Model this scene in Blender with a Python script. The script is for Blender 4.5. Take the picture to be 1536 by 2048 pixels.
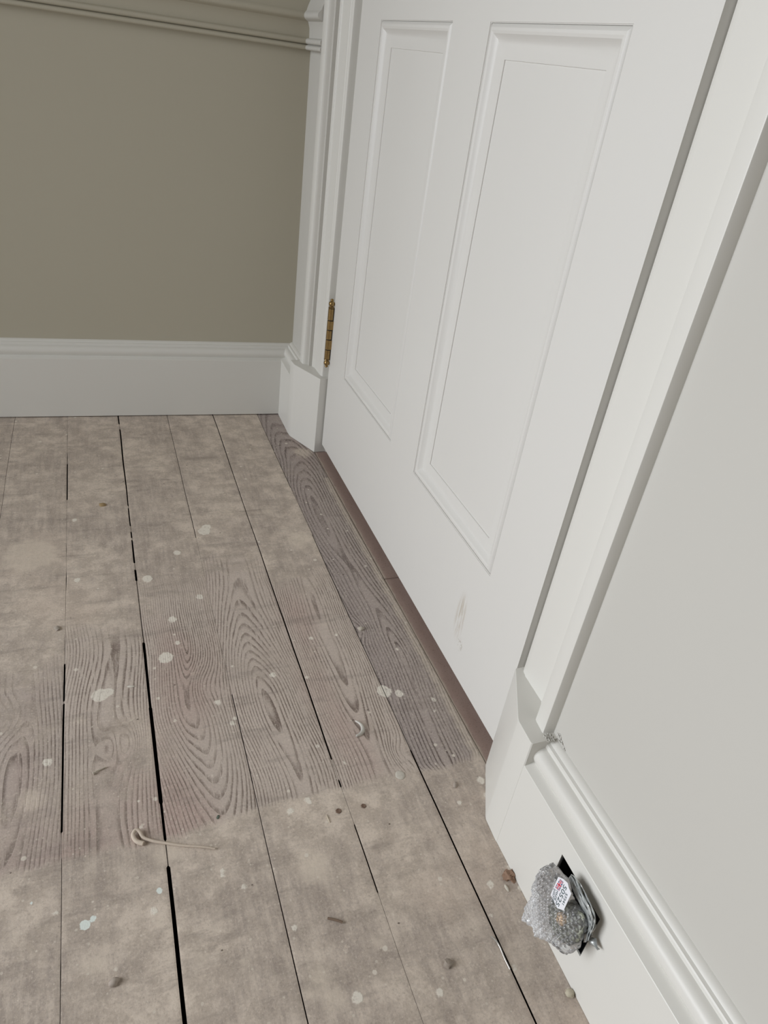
import bpy, bmesh, math, random
import numpy as np
from mathutils import Vector, Matrix, noise

for o in list(bpy.data.objects): bpy.data.objects.remove(o)
S = bpy.context.scene
COL = S.collection

# ------------------------------------------------------------ camera
CP = Vector((-0.41857, -1.51743, 0.71745)); YAW, PITCH, ROLL, FPX = 0.425482, 0.557979, 0.1507, 1427.95
fwd = Vector((math.sin(YAW)*math.cos(PITCH), math.cos(YAW)*math.cos(PITCH), -math.sin(PITCH)))
rgt = Vector((math.cos(YAW), -math.sin(YAW), 0)); up = rgt.cross(fwd)
r2 = rgt*math.cos(ROLL)+up*math.sin(ROLL); u2 = -rgt*math.sin(ROLL)+up*math.cos(ROLL)
cd = bpy.data.cameras.new('camera'); cam = bpy.data.objects.new('camera', cd); COL.objects.link(cam)
cd.sensor_fit = 'VERTICAL'; cd.sensor_height = 36; cd.sensor_width = 27; cd.lens = 36*FPX/2048; cd.clip_start = 0.01
M = Matrix((r2, u2, -fwd)).transposed().to_4x4(); M.translation = CP
cam.matrix_world = M
S.camera = cam

# ------------------------------------------------------------ light
S.view_settings.view_transform = 'Standard'; S.view_settings.look = 'None'
S.view_settings.gamma = 1; S.view_settings.use_curve_mapping = False
S.view_settings.exposure = 0.0
w = bpy.data.worlds.new('world'); S.world = w; w.use_nodes = True
w.node_tree.nodes['Background'].inputs[0].default_value = (0.80, 0.90, 1.0, 1)
w.node_tree.nodes['Background'].inputs[1].default_value = 1.0
RX0, RY0, RH = -2.6, -4.6, 2.6           # room extents (left wall, front wall, ceiling)
WY0, WY1, WZ0, WZ1 = -1.85, -0.40, 0.10, 1.95
def area(name, loc, size, sy, energy, color, rot):
    l = bpy.data.lights.new(name, 'AREA'); l.shape = 'RECTANGLE'; l.size = size; l.size_y = sy
    l.energy = energy; l.color = color
    o = bpy.data.objects.new(name, l); COL.objects.link(o); o.location = loc; o.rotation_euler = rot
    return o
area('window_daylight', (RX0+0.12, (WY0+WY1)/2, (WZ0+WZ1)/2), WZ1-WZ0-0.1, WY1-WY0-0.1, 24.0, (0.948, 0.975, 1.01), (0, -math.pi/2+math.radians(20), math.radians(-10))).data.spread = math.radians(112)

# ------------------------------------------------------------ node helpers
class NT:
    def __init__(s, name):
        s.m = bpy.data.materials.new(name); s.m.use_nodes = True
        s.t = s.m.node_tree; s.t.nodes.clear()
        s.out = s.t.nodes.new('ShaderNodeOutputMaterial')
    def n(s, typ, **k):
        d = s.t.nodes.new(typ)
        for a, v in k.items(): setattr(d, a, v)
        return d
    def put(s, sock, v):
        if v is None: return
        if isinstance(v, bpy.types.NodeSocket): s.t.links.new(v, sock)
        else: sock.default_value = v
    def math(s, op, a, b=None, c=None, clamp=False):
        d = s.n('ShaderNodeMath', operation=op, use_clamp=clamp)
        s.put(d.inputs[0], a); s.put(d.inputs[1], b); s.put(d.inputs[2], c)
        return d.outputs[0]
    def mix(s, f, a, b):
        d = s.n('ShaderNodeMix', data_type='RGBA')
        s.put(d.inputs[0], f); s.put(d.inputs[6], a); s.put(d.inputs[7], b)
        return d.outputs[2]
    def ss(s, x, a, b, lo=0.0, hi=1.0):
        d = s.n('ShaderNodeMapRange', interpolation_type='SMOOTHSTEP')
        s.put(d.inputs[0], x); d.inputs[1].default_value = a; d.inputs[2].default_value = b
        d.inputs[3].default_value = lo; d.inputs[4].default_value = hi
        return d.outputs[0]
    def comb(s, x, y, z):
        d = s.n('ShaderNodeCombineXYZ'); s.put(d.inputs[0], x); s.put(d.inputs[1], y); s.put(d.inputs[2], z)
        return d.outputs[0]
    def pos(s):
        g = s.n('ShaderNodeNewGeometry'); x = s.n('ShaderNodeSeparateXYZ'); s.t.links.new(g.outputs['Position'], x.inputs[0])
        return g.outputs['Position'], x.outputs[0], x.outputs[1], x.outputs[2]
    def scale(s, v, k):
        d = s.n('ShaderNodeVectorMath', operation='MULTIPLY'); s.put(d.inputs[0], v); d.inputs[1].default_value = k
        return d.outputs[0]
    def noise(s, v, sc, det=3, rough=0.5, dist=0.0):
        d = s.n('ShaderNodeTexNoise'); s.put(d.inputs['Vector'], v); d.inputs['Scale'].default_value = sc
        d.inputs['Detail'].default_value = det; d.inputs['Roughness'].default_value = rough; d.inputs['Distortion'].default_value = dist
        return d.outputs[0]
    def voro(s, v, sc, feature='F1'):
        d = s.n('ShaderNodeTexVoronoi', feature=feature); s.put(d.inputs['Vector'], v); d.inputs['Scale'].default_value = sc
        return d
    def bump(s, h, strength, dist, nrm=None):
        d = s.n('ShaderNodeBump'); s.put(d.inputs['Height'], h); d.inputs['Strength'].default_value = strength
        d.inputs['Distance'].default_value = dist
        if nrm: s.put(d.inputs['Normal'], nrm)
        return d.outputs[0]
    def bsdf(s, col, rough=0.5, metal=0.0, spec=0.5, normal=None, alpha=None, coat=0.0):
        d = s.n('ShaderNodeBsdfPrincipled')
        s.put(d.inputs['Base Color'], col); s.put(d.inputs['Roughness'], rough); s.put(d.inputs['Metallic'], metal)
        s.put(d.inputs['Specular IOR Level'], spec); s.put(d.inputs['Coat Weight'], coat)
        if normal: s.put(d.inputs['Normal'], normal)
        if alpha is not None: s.put(d.inputs['Alpha'], alpha)
        return d.outputs[0]
    def end(s, sh):
        s.t.links.new(sh, s.out.inputs[0]); return s.m

def paint(name, col, rough, spec=0.5, var=0.03, bumpd=0.0004, sc=90):
    n = NT(name); P, x, y, z = n.pos()
    f = n.noise(P, 3.0, 3)
    c2 = tuple(c*(1-var) for c in col)+(1,)
    c = n.mix(f, tuple(col)+(1,), c2)
    h = n.noise(n.scale(P, (1, 1, 0.25)), sc, 3)
    return n.end(n.bsdf(c, rough, spec=spec, normal=n.bump(h, 0.2, bumpd)))

M_trim = paint('white_satin_paint', (0.722, 0.709, 0.666), 0.38, 0.4)
M_wall = paint('matt_wall_paint', (0.565, 0.55, 0.51), 0.75, 0.25, 0.03, 0.0003, 60)
M_ceil = paint('warm_bounce_ceiling_paint', (0.50, 0.395, 0.225), 0.9, 0.1)  # unseen ceiling, its hue invented to warm the bounced light
M_warm = paint('warm_bounce_wall_paint', (0.33, 0.245, 0.115), 0.8, 0.2)  # left and front walls are unseen; colour invented to tint their bounce warm
M_back = paint('beige_matt_wall_paint', (0.47, 0.437, 0.350), 0.75, 0.25, 0.03, 0.0003, 60)

def flat(name, col, rough=0.5, metal=0.0, spec=0.5, nsc=60, bd=0.0003, var=0.25):
    n = NT(name); P, x, y, z = n.pos()
    f = n.noise(P, nsc, 4)
    c = n.mix(f, tuple(v*(1-var) for v in col)+(1,), tuple(min(1, v*(1+var*.6)) for v in col)+(1,))
    return n.end(n.bsdf(c, rough, metal, spec, normal=n.bump(f, 0.4, bd)))

# door paint carries a scuff of bare smears low on the lock stile
def door_paint():
    n = NT('door_satin_paint'); P, x, y, z = n.pos()
    c = n.mix(n.noise(P, 3.0, 3), (0.72, 0.707, 0.675, 1), (0.70, 0.687, 0.655, 1))
    yy = n.math('DIVIDE', n.math('SUBTRACT', y, -0.889), 0.016)
    zz = n.math('DIVIDE', n.math('SUBTRACT', z, 0.108), 0.047)
    rr = n.math('SQRT', n.math('ADD', n.math('MULTIPLY', yy, yy), n.math('MULTIPLY', zz, zz)))
    st = n.noise(n.scale(P, (1, 260, 26)), 1.0, 4, 0.6)
    m = n.math('MULTIPLY', n.ss(rr, 1.0, 0.25), n.ss(st, 0.42, 0.58), clamp=True)
    c = n.mix(n.math('MULTIPLY', m, 0.85), c, (0.50, 0.44, 0.36, 1))
    y2 = n.math('DIVIDE', n.math('SUBTRACT', y, -0.904), 0.010)
    z2 = n.math('DIVIDE', n.math('SUBTRACT', z, 0.070), 0.013)
    q = n.math('SQRT', n.math('ADD', n.math('MULTIPLY', y2, y2), n.math('MULTIPLY', z2, z2)))
    m2 = n.math('MULTIPLY', n.ss(q, 1.0, 0.3), n.ss(n.noise(P, 170, 3, 0.7), 0.5, 0.6), clamp=True)
    c = n.mix(n.math('MULTIPLY', m2, 0.7), c, (0.42, 0.37, 0.31, 1))
    h = n.noise(n.scale(P, (1, 1, 0.25)), 90, 3)
    return n.end(n.bsdf(c, 0.38, spec=0.4, normal=n.bump(h, 0.25, 0.0004)))
M_door = door_paint()

# ------------------------------------------------------------ mesh helpers
def link(name, me, mat, parent=None):
    o = bpy.data.objects.new(name, me); COL.objects.link(o)
    if mat: me.materials.append(mat)
    if parent: o.parent = parent
    return o
def finish(bm, name, mat, parent=None, angle=35, smooth=True):
    bmesh.ops.recalc_face_normals(bm, faces=bm.faces)
    if smooth:
        for f in bm.faces: f.smooth = True
        for e in bm.edges:
            if len(e.link_faces) == 2 and e.calc_face_angle(0) > math.radians(angle): e.smooth = False
    me = bpy.data.meshes.new(name); bm.to_mesh(me); bm.free()
    return link(name, me, mat, parent)
def box(bm, x0, x1, y0, y1, z0, z1, bevel=0.0):
    v = [bm.verts.new((x, y, z)) for x in (x0, x1) for y in (y0, y1) for z in (z0, z1)]
    fs = [bm.faces.new([v[i] for i in q]) for q in ((0,1,3,2),(4,6,7,5),(0,4,5,1),(2,3,7,6),(0,2,6,4),(1,5,7,3))]
    if bevel:
        es = list({e for f in fs for e in f.edges})
        bmesh.ops.bevel(bm, geom=es, offset=bevel, segments=2, affect='EDGES')
def extrude_profile(bm, prof, a, b, frame):
    """closed polygon prof [(p,q)], swept from a to b; frame(p,q,t)->xyz"""
    A = [bm.verts.new(frame(p, q, a)) for p, q in prof]; B = [bm.verts.new(frame(p, q, b)) for p, q in prof]
    n = len(prof)
    for i in range(n): bm.faces.new((A[i], A[(i+1) % n], B[(i+1) % n], B[i]))
    bm.faces.new(A); bm.faces.new(B[::-1])
def struct(o):
    o['kind'] = 'structure'; return o
def tag(o, label, cat, group=None, kind=None):
    o['label'] = label; o['category'] = cat
    if group: o['group'] = group
    if kind: o['kind'] = kind
    return o
def smooth_curve(pts, sub=4):
    out = []
    for i in range(len(pts)-1):
        p0 = pts[max(i-1, 0)]; p1 = pts[i]; p2 = pts[i+1]; p3 = pts[min(i+2, len(pts)-1)]
        for k in range(sub):
            t = k/sub
            out.append(tuple(0.5*((2*b)+(-a+c)*t+(2*a-5*b+4*c-d)*t*t+(-a+3*b-3*c+d)*t**3) for a, b, c, d in zip(p0, p1, p2, p3)))
    out.append(tuple(pts[-1])); return out
def arc(cx, cz, r, a0, a1, n=8):
    return [(cx+r*math.cos(math.radians(a0+(a1-a0)*i/n)), cz+r*math.sin(math.radians(a0+(a1-a0)*i/n))) for i in range(n+1)]

PX = -0.020                         # plaster face of the door wall
BW = Vector((-0.0508, -0.0075, 0)); BD = Vector((-0.99904, 0.04376, 0)); BN = Vector((-0.04376, -0.99904, 0))  # back wall
def bwf(p, q, t):                   # proud p, height q, distance t along the back wall from its right end
    v = BW+BD*t+BN*p; return (v.x, v.y, q)
def dwf(p, q, t): return (PX-p, t, q)

# ------------------------------------------------------------ walls, ceiling
def wall_right():
    bm = bmesh.new()
    y0, y1 = -1.112, -0.152          # doorway opening behind the casing
    box(bm, PX, 0.16, y1, 0.06, -0.03, RH); box(bm, PX, 0.16, RY0-.1, y0, -0.03, RH); box(bm, PX, 0.16, y0, y1, 2.04, RH)
    return struct(finish(bm, 'wall_right', M_wall, smooth=False))
wall_right()
def wall_back():
    bm = bmesh.new()
    extrude_profile(bm, [(0, -.03), (0, RH), (-.15, RH), (-.15, -.03)], -0.2, 3.4, bwf)
    return struct(finish(bm, 'wall_back', M_back, smooth=False))
wall_back()
def wall_left():
    bm = bmesh.new(); X1 = RX0-.15
    box(bm, X1, RX0, RY0-.1, WY0, -.03, RH); box(bm, X1, RX0, WY1, .35, -.03, RH)
    box(bm, X1, RX0, WY0, WY1, -.03, WZ0); box(bm, X1, RX0, WY0, WY1, WZ1, RH)
    return struct(finish(bm, 'wall_left', M_warm, smooth=False))
wall_left()
bm = bmesh.new(); box(bm, RX0-.15, .16, RY0-.15, RY0, -.03, RH); struct(finish(bm, 'wall_front', M_warm, smooth=False))
bm = bmesh.new(); box(bm, RX0-.15, .16, RY0-.15, .35, RH, RH+.1); struct(finish(bm, 'ceiling', M_ceil, smooth=False))
# small lobby behind the door so no outside light creeps under it
bm = bmesh.new(); box(bm, .40, .44, -1.3, 0.06, -.03, 2.3); box(bm, .16, .40, -1.34, -1.30, -.03, 2.3); box(bm, .16, .40, .06, .10, -.03, 2.3); box(bm, .16, .44, -1.34, .10, 2.3, 2.34)
struct(finish(bm, 'wall_lobby', M_wall, smooth=False))
def window():
    bm = bmesh.new(); x0, x1 = RX0-.11, RX0-.05
    t = .06
    box(bm, x0, x1, WY0, WY0+t, WZ0, WZ1); box(bm, x0, x1, WY1-t, WY1, WZ0, WZ1)
    box(bm, x0, x1, WY0, WY1, WZ0, WZ0+t); box(bm, x0, x1, WY0, WY1, WZ1-t, WZ1)
    ym = (WY0+WY1)/2; zm = (WZ0+WZ1)/2
    box(bm, x0+.01, x1-.01, ym-.03, ym+.03, WZ0+t, WZ1-t); box(bm, x0+.01, x1-.01, WY0+t, WY1-t, zm-.025, zm+.025)
    return struct(finish(bm, 'window_1', M_trim, smooth=False))
window()

# ------------------------------------------------------------ floorboards
def floor_mat():
    n = NT('old_dusty_floorboards'); P, x, y, z = n.pos()
    A = n.n('ShaderNodeAttribute', attribute_name='board'); B = n.n('ShaderNodeAttribute', attribute_name='marks')
    sa = n.n('ShaderNodeSeparateXYZ'); n.t.links.new(A.outputs['Vector'], sa.inputs[0])
    sb = n.n('ShaderNodeSeparateXYZ'); n.t.links.new(B.outputs['Vector'], sb.inputs[0])
    u, bid, wear = sa.outputs; knot = A.outputs['Alpha']
    s0, s1, s2 = sb.outputs; dark = B.outputs['Alpha']
    # growth rings of a flat-sawn board
    yb = n.math('ADD', y, n.math('MULTIPLY', bid, 13.7))
    wav = n.noise(n.comb(n.math('MULTIPLY', bid, 9.1), n.math('MULTIPLY', yb, 2.2), 0.0), 1.0, 2, 0.5)
    c = n.math('SUBTRACT', u, n.math('MULTIPLY', n.math('SUBTRACT', wav, 0.5), 0.075))
    dep = n.noise(n.comb(n.math('MULTIPLY', bid, 5.3), n.math('MULTIPLY', yb, 1.15), 4.0), 1.0, 2, 0.5)
    D = n.math('MULTIPLY_ADD', n.math('SUBTRACT', dep, 0.40), 0.19, 0.002)
    wob = n.noise(n.comb(n.math('MULTIPLY', x, 26.0), n.math('MULTIPLY', y, 3.6), bid), 1.0, 3, 0.5)
    r = n.math('SQRT', n.math('ADD', n.math('MULTIPLY', c, c), n.math('MULTIPLY', D, D)))
    r = n.math('ADD', r, n.math('MULTIPLY', n.math('SUBTRACT', wob, 0.5), 0.008))
    r = n.math('ADD', r, knot)
    ph = n.math('FRACT', n.math('DIVIDE', r, n.math('MULTIPLY_ADD', dark, 0.0016, 0.0032)))
    line = n.math('MULTIPLY', n.ss(ph, 0.42, 0.82), n.ss(ph, 1.0, 0.90), clamp=True)
    brk = n.noise(n.comb(n.math('MULTIPLY', x, 260.0), n.math('MULTIPLY', y, 30.0), bid), 1.0, 3, 0.6)
    line = n.math('MULTIPLY', line, n.ss(brk, 0.28, 0.56), clamp=True)
    # where feet and brooms left grain visible
    n1 = n.noise(P, 7.0, 6, 0.68); n2 = n.noise(P, 38.0, 4, 0.6); n3 = n.noise(P, 230.0, 3, 0.65); n4 = n.noise(P, 700.0, 2, 0.6)
    wv = n.math('ADD', wear, n.math('MULTIPLY', n.math('SUBTRACT', n1, 0.5), 1.9))
    wv = n.math('ADD', wv, n.math('MULTIPLY', n.math('SUBTRACT', n2, 0.5), 0.9))
    wm = n.ss(wv, 0.25, 0.85)
    bare = n.mix(n1, (0.480, 0.405, 0.358, 1), (0.640, 0.555, 0.492, 1))
    bare = n.mix(n.ss(n.noise(n.scale(P, (5, 1.6, 1)), 1.4, 2), 0.48, 0.66), bare, (0.48, 0.365, 0.325, 1))
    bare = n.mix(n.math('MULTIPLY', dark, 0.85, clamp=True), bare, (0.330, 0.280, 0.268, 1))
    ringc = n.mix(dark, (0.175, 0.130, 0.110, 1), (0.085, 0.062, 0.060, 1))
    fill = n.ss(n.noise(n.comb(n.math('MULTIPLY', x, 22.0), n.math('MULTIPLY', y, 7.0), 3.0), 1.0, 3), 0.35, 0.7, 1.0, 0.45)
    col = n.mix(n.math('MULTIPLY', line, fill), bare, ringc)
    dustc = n.mix(n.ss(n.math('ADD', n.math('MULTIPLY', n2, .7), n.math('MULTIPLY', n3, .3)), .40, .60), (0.515, 0.440, 0.372, 1), (0.700, 0.605, 0.515, 1))
    # grime rubbed into the dusty parts
    g = n.noise(n.scale(P, (1.3, 1, 1)), 5.5, 9, 0.78)
    gm = n.math('MULTIPLY', n.ss(g, 0.40, 0.58), n.ss(n3, 0.30, 0.62, 0.25, 1.0))
    stk = n.noise(n.comb(n.math('MULTIPLY', x, 170.0), n.math('MULTIPLY', y, 16.0), bid), 1.0, 4, 0.65)
    gm = n.math('MULTIPLY', gm, n.ss(stk, 0.35, 0.62, 0.45, 1.0))
    dustc = n.mix(n.math('MULTIPLY', gm, 0.70), dustc, (0.265, 0.220, 0.200, 1))
    pk = n.ss(n.noise(P, 5.0, 3), 0.55, 0.75)
    dustc = n.mix(n.math('MULTIPLY', pk, 0.5), dustc, (0.64, 0.525, 0.435, 1))
    col = n.mix(n.math('MULTIPLY', wm, 0.93), dustc, col)
    # loose dust film everywhere
    col = n.mix(n.math('MULTIPLY', n.ss(n3, 0.45, 0.75), 0.30), col, (0.66, 0.575, 0.49, 1))
    # scratches
    scn = n.noise(n.comb(n.math('MULTIPLY_ADD', x, 30.0, n.math('MULTIPLY', y, 14.0)), n.math('MULTIPLY_ADD', y, 330.0, n.math('MULTIPLY', x, -90.0)), 0.0), 1.0, 2, 0.5)
    col = n.mix(n.math('MULTIPLY', n.ss(scn, 0.70, 0.80), 0.30), col, (0.62, 0.56, 0.48, 1))
    grit = n.noise(P, 420.0, 3, 0.7)
    col = n.mix(n.ss(grit, 0.47, 0.32, 0.0, 0.24), col, (0.17, 0.14, 0.12, 1))
    col = n.mix(n.ss(grit, 0.56, 0.70, 0.0, 0.40), col, (0.78, 0.70, 0.61, 1))
    brush = n.noise(n.comb(n.math('MULTIPLY', x, 9.0), n.math('MULTIPLY', y, 48.0), 7.0), 1.0, 5, 0.7)
    col = n.mix(n.ss(brush, 0.52, 0.68, 0.0, 0.36), col, (0.25, 0.21, 0.185, 1))
    # tan plaster patches, paint splashes, pale blue drops
    dn = n.math('MULTIPLY', n.math('SUBTRACT', n.noise(P, 130.0, 4, 0.65), 0.5), 0.9)
    dn2 = n.math('MULTIPLY', n.math('SUBTRACT', n2, 0.5), 2.2)
    m2 = n.ss(n.math('ADD', n.math('ADD', s2, n.math('MULTIPLY', dn, 1.5)), dn2), -0.45, 1.3)
    col = n.mix(n.math('MULTIPLY', m2, n.ss(n3, 0.2, 0.6, 0.3, 0.65)), col, (0.70, 0.61, 0.51, 1))
    m0 = n.ss(n.math('ADD', s0, n.math('MULTIPLY', dn, 0.9)), -0.06, 0.14)
    m0 = n.math('MULTIPLY', m0, n.ss(n3, 0.28, 0.5, 0.35, 0.85))
    col = n.mix(m0, col, (0.82, 0.77, 0.68, 1))
    m1 = n.ss(n.math('ADD', s1, n.math('MULTIPLY', dn, 0.6)), -0.03, 0.05)
    col = n.mix(m1, col, (0.78, 0.84, 0.80, 1))
    # fine paint spatter
    v = n.voro(P, 62.0); sepc = n.n('ShaderNodeSeparateXYZ'); n.t.links.new(v.outputs['Color'], sepc.inputs[0])
    rad = n.math('MULTIPLY', n.math('POWER', sepc.outputs[0], 7.0), 0.22)
    dd = n.math('ADD', v.outputs['Distance'], n.math('MULTIPLY', n.math('SUBTRACT', n4, 0.5), 0.06))
    sp = n.ss(n.math('SUBTRACT', rad, dd), -0.01, 0.05)
    col = n.mix(n.math('MULTIPLY', sp, 0.75), col, (0.76, 0.70, 0.61, 1))
    v2 = n.voro(P, 190.0); s2c = n.n('ShaderNodeSeparateXYZ'); n.t.links.new(v2.outputs['Color'], s2c.inputs[0])
    rad2 = n.math('MULTIPLY', n.math('POWER', s2c.outputs[1], 9.0), 0.30)
    sp2 = n.ss(n.math('SUBTRACT', rad2, v2.outputs['Distance']), -0.02, 0.05)
    col = n.mix(n.math('MULTIPLY', sp2, 0.55), col, (0.72, 0.66, 0.57, 1))
    v3 = n.voro(n.scale(P, (1, 1.2, 1)), 33.0); s3c = n.n('ShaderNodeSeparateXYZ'); n.t.links.new(v3.outputs['Color'], s3c.inputs[0])
    rad3 = n.math('MULTIPLY', n.math('POWER', s3c.outputs[2], 14.0), 0.05)
    sp3 = n.ss(n.math('SUBTRACT', rad3, v3.outputs['Distance']), -0.01, 0.015)
    col = n.mix(n.math('MULTIPLY', sp3, 0.8), col, (0.10, 0.075, 0.06, 1))
    h = n.math('MULTIPLY', n.math('MULTIPLY', line, -0.9), wm)
    h = n.math('ADD', h, n.math('MULTIPLY', n3, 0.55)); h = n.math('ADD', h, n.math('MULTIPLY', n4, 0.35)); h = n.math('ADD', h, n.math('MULTIPLY', m0, 0.7))
    return n.end(n.bsdf(col, 0.82, spec=0.22, normal=n.bump(h, 0.55, 0.0006)))
M_floor = floor_mat()
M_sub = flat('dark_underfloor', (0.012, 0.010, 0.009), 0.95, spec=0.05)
M_edge = flat('raw_board_edge_gap_shade', (0.045, 0.035, 0.028), 0.9, spec=0.05)  # bare old wood sides, coloured near black to stand in for gap shadow

LINES = [-0.5992, -0.4976, -0.3977, -0.2966, -0.1981, -0.0983, -0.0135]
SPL = [(-0.371,-0.7746,.0096,0),(-0.456,-0.8243,.0105,0),(-0.446,-0.821,.007,0),(-0.2382,-0.8375,.0046,0),(-0.3165,-0.8694,.0043,0),(-0.3037,-0.9059,.0042,0),(-0.514,-0.9152,.0053,0),(-0.516,-0.929,.0045,2),(-0.4767,-1.1133,.0048,1),(-0.470,-1.109,.003,1),(-0.3546,-0.698,.0062,0),(-0.3099,-0.6548,.0058,0),(-0.28,-0.4816,.0105,0),(-0.274,-0.470,.008,0),(-0.3301,-0.5366,.0062,0),(-0.3815,-0.5969,.008,0),(-0.4846,-0.416,.0047,0),(-0.4813,-0.5823,.0049,0),(-0.21,-0.966,.003,0),(-0.1842,-0.9975,.0029,0),(-0.2399,-1.0364,.0044,0),(-0.2634,-1.0448,.0043,0),(-0.1308,-0.779,.0029,0),(-0.1687,-0.7787,.0036,0),(-0.0917,-0.7738,.0045,0),(-0.0509,-0.8261,.0029,0),(-0.036,-0.9281,.0041,0),(-0.0424,-0.9464,.002,0),(-0.2333,-0.8618,.0045,2),(-0.2879,-0.8093,.0026,0),(-0.5241,-1.0784,.0017,1),(-0.502,-1.094,.0026,0),(-0.415,-1.1172,.0036,0),(-0.4131,-1.1324,.0049,2),(-0.3458,-1.0934,.0024,0),(-0.3468,-1.0998,.0024,0),(-0.3279,-1.1158,.0029,0),(-0.3764,-1.1702,.0079,2),(-0.3402,-1.1876,.007,2),(-0.2152,-1.2053,.008,2),(-0.2769,-1.2196,.0151,2),(-0.2705,-1.2389,.0122,2),(-0.2487,-1.2454,.0055,0),(-0.1737,-1.2634,.0038,0),(-0.0788,-1.183,.004,0),(-0.0947,-1.2632,.0029,0),(-0.0534,-1.2992,.0038,0),(-0.0934,-1.2125,.002,0),(-0.0693,-1.0841,.0029,0),(-0.2883,-1.1696,.0028,0),(-0.0306,-1.0621,.0049,0),(-0.0324,-1.0832,.0048,0),(-0.1238,-0.5344,.0241,2),(-0.5495,-0.506,.043,2),(-0.0399,-0.2222,.0213,2),(-0.53,-0.9612,.0148,2),(-0.2889,-1.2291,.0087,2),(-0.4795,-0.8601,.0067,2),(-0.3531,-0.7484,.004,0),(-0.4312,-0.8036,.0036,2),(-0.1393,-0.7494,.0059,2),(-0.4077,-1.0978,.0032,1),(-0.4236,-0.9046,.0033,2),(-0.5359,-1.1126,.0058,2),(-0.4689,-1.1543,.0108,2),(-0.4079,-1.1256,.0027,2),(-0.0158,-1.084,.0042,0),(-0.018,-1.058,.005,0),(-0.024,-1.098,.005,0),(-0.030,-1.112,.004,0),(-0.046,-1.150,.004,0),(-0.049,-1.172,.003,0),(-0.049,-1.195,.003,0),(-0.049,-1.215,.002,0),(-0.40,-1.06,.018,2),(-0.255,-1.115,.02,2),(-0.098,-0.899,.010,0),(-0.079,-0.907,.006,0),(-0.3,-0.90,.003,0),(-0.395,-0.4,.006,2),(-0.20,-0.32,.012,2),(-0.23,-0.43,.015,2),(-0.16,-0.44,.012,2)]
KNOTS = [(-0.331,-0.837,.010,.022),(-0.4283,-0.9087,-.008,.016),(-0.4483,-0.9098,.007,.013),(-0.0902,-0.7741,.008,.012),(-0.19,-0.62,.008,.015),(-0.115,-1.0,.006,.012),(-0.56,-0.84,.009,.02)]
SPOTS = [(-0.125,-1.0308,.0057)]
rnd = random.Random(5)
def vn(y, seed, f):                 # 1-D value noise
    return noise.noise(Vector((y*f, seed*7.31, 1.7)))
def gap_half(i, y):
    """half width of the open gap right of board line i at y"""
    near = min(1, max(0, (-y-0.1)/1.2))
    base = {0: .0003, 1: .0004, 2: .0016, 3: .0006, 4: .0008, 5: .0006}.get(i, .0006)
    g = base*(0.75+0.35*near+0.5*vn(y, i, 3.0))
    if i == 1:
        g = .0011 if -1.01 < y < -0.76 else (.0010 if -0.35 < y < -0.22 else .0001+.0008*max(0, vn(y, 3, 19)))
        if -0.83 < y < -0.825: g = .0001
    if i == 2:
        if -0.74 < y < -0.60: g = .0005
        if vn(y, 8, 26) > .42 and y > -1.0: g = .0002
        if -1.075 < y < -1.045: g = .0004
        if y < -1.075: g = .0019
        if -1.00 < y < -0.86: g = .0021
    if i == 3:
        if -0.86 < y < -0.50: g = .0001
        if y < -1.0: g *= .65
    if i == 4:
        if -1.02 < y < -0.99: g = .0001
        if y < -1.03: g = .0001 if not (-1.16 < y < -1.08) else .0006
    if i == 5:
        if -0.53 < y < -0.36 and vn(y, 4, 22) > -.1: g = .0001
        if y < -1.0: g = .0010
    if i == 1 and y < -1.04: g = max(g, .0003)
    return max(g, .00009)
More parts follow.
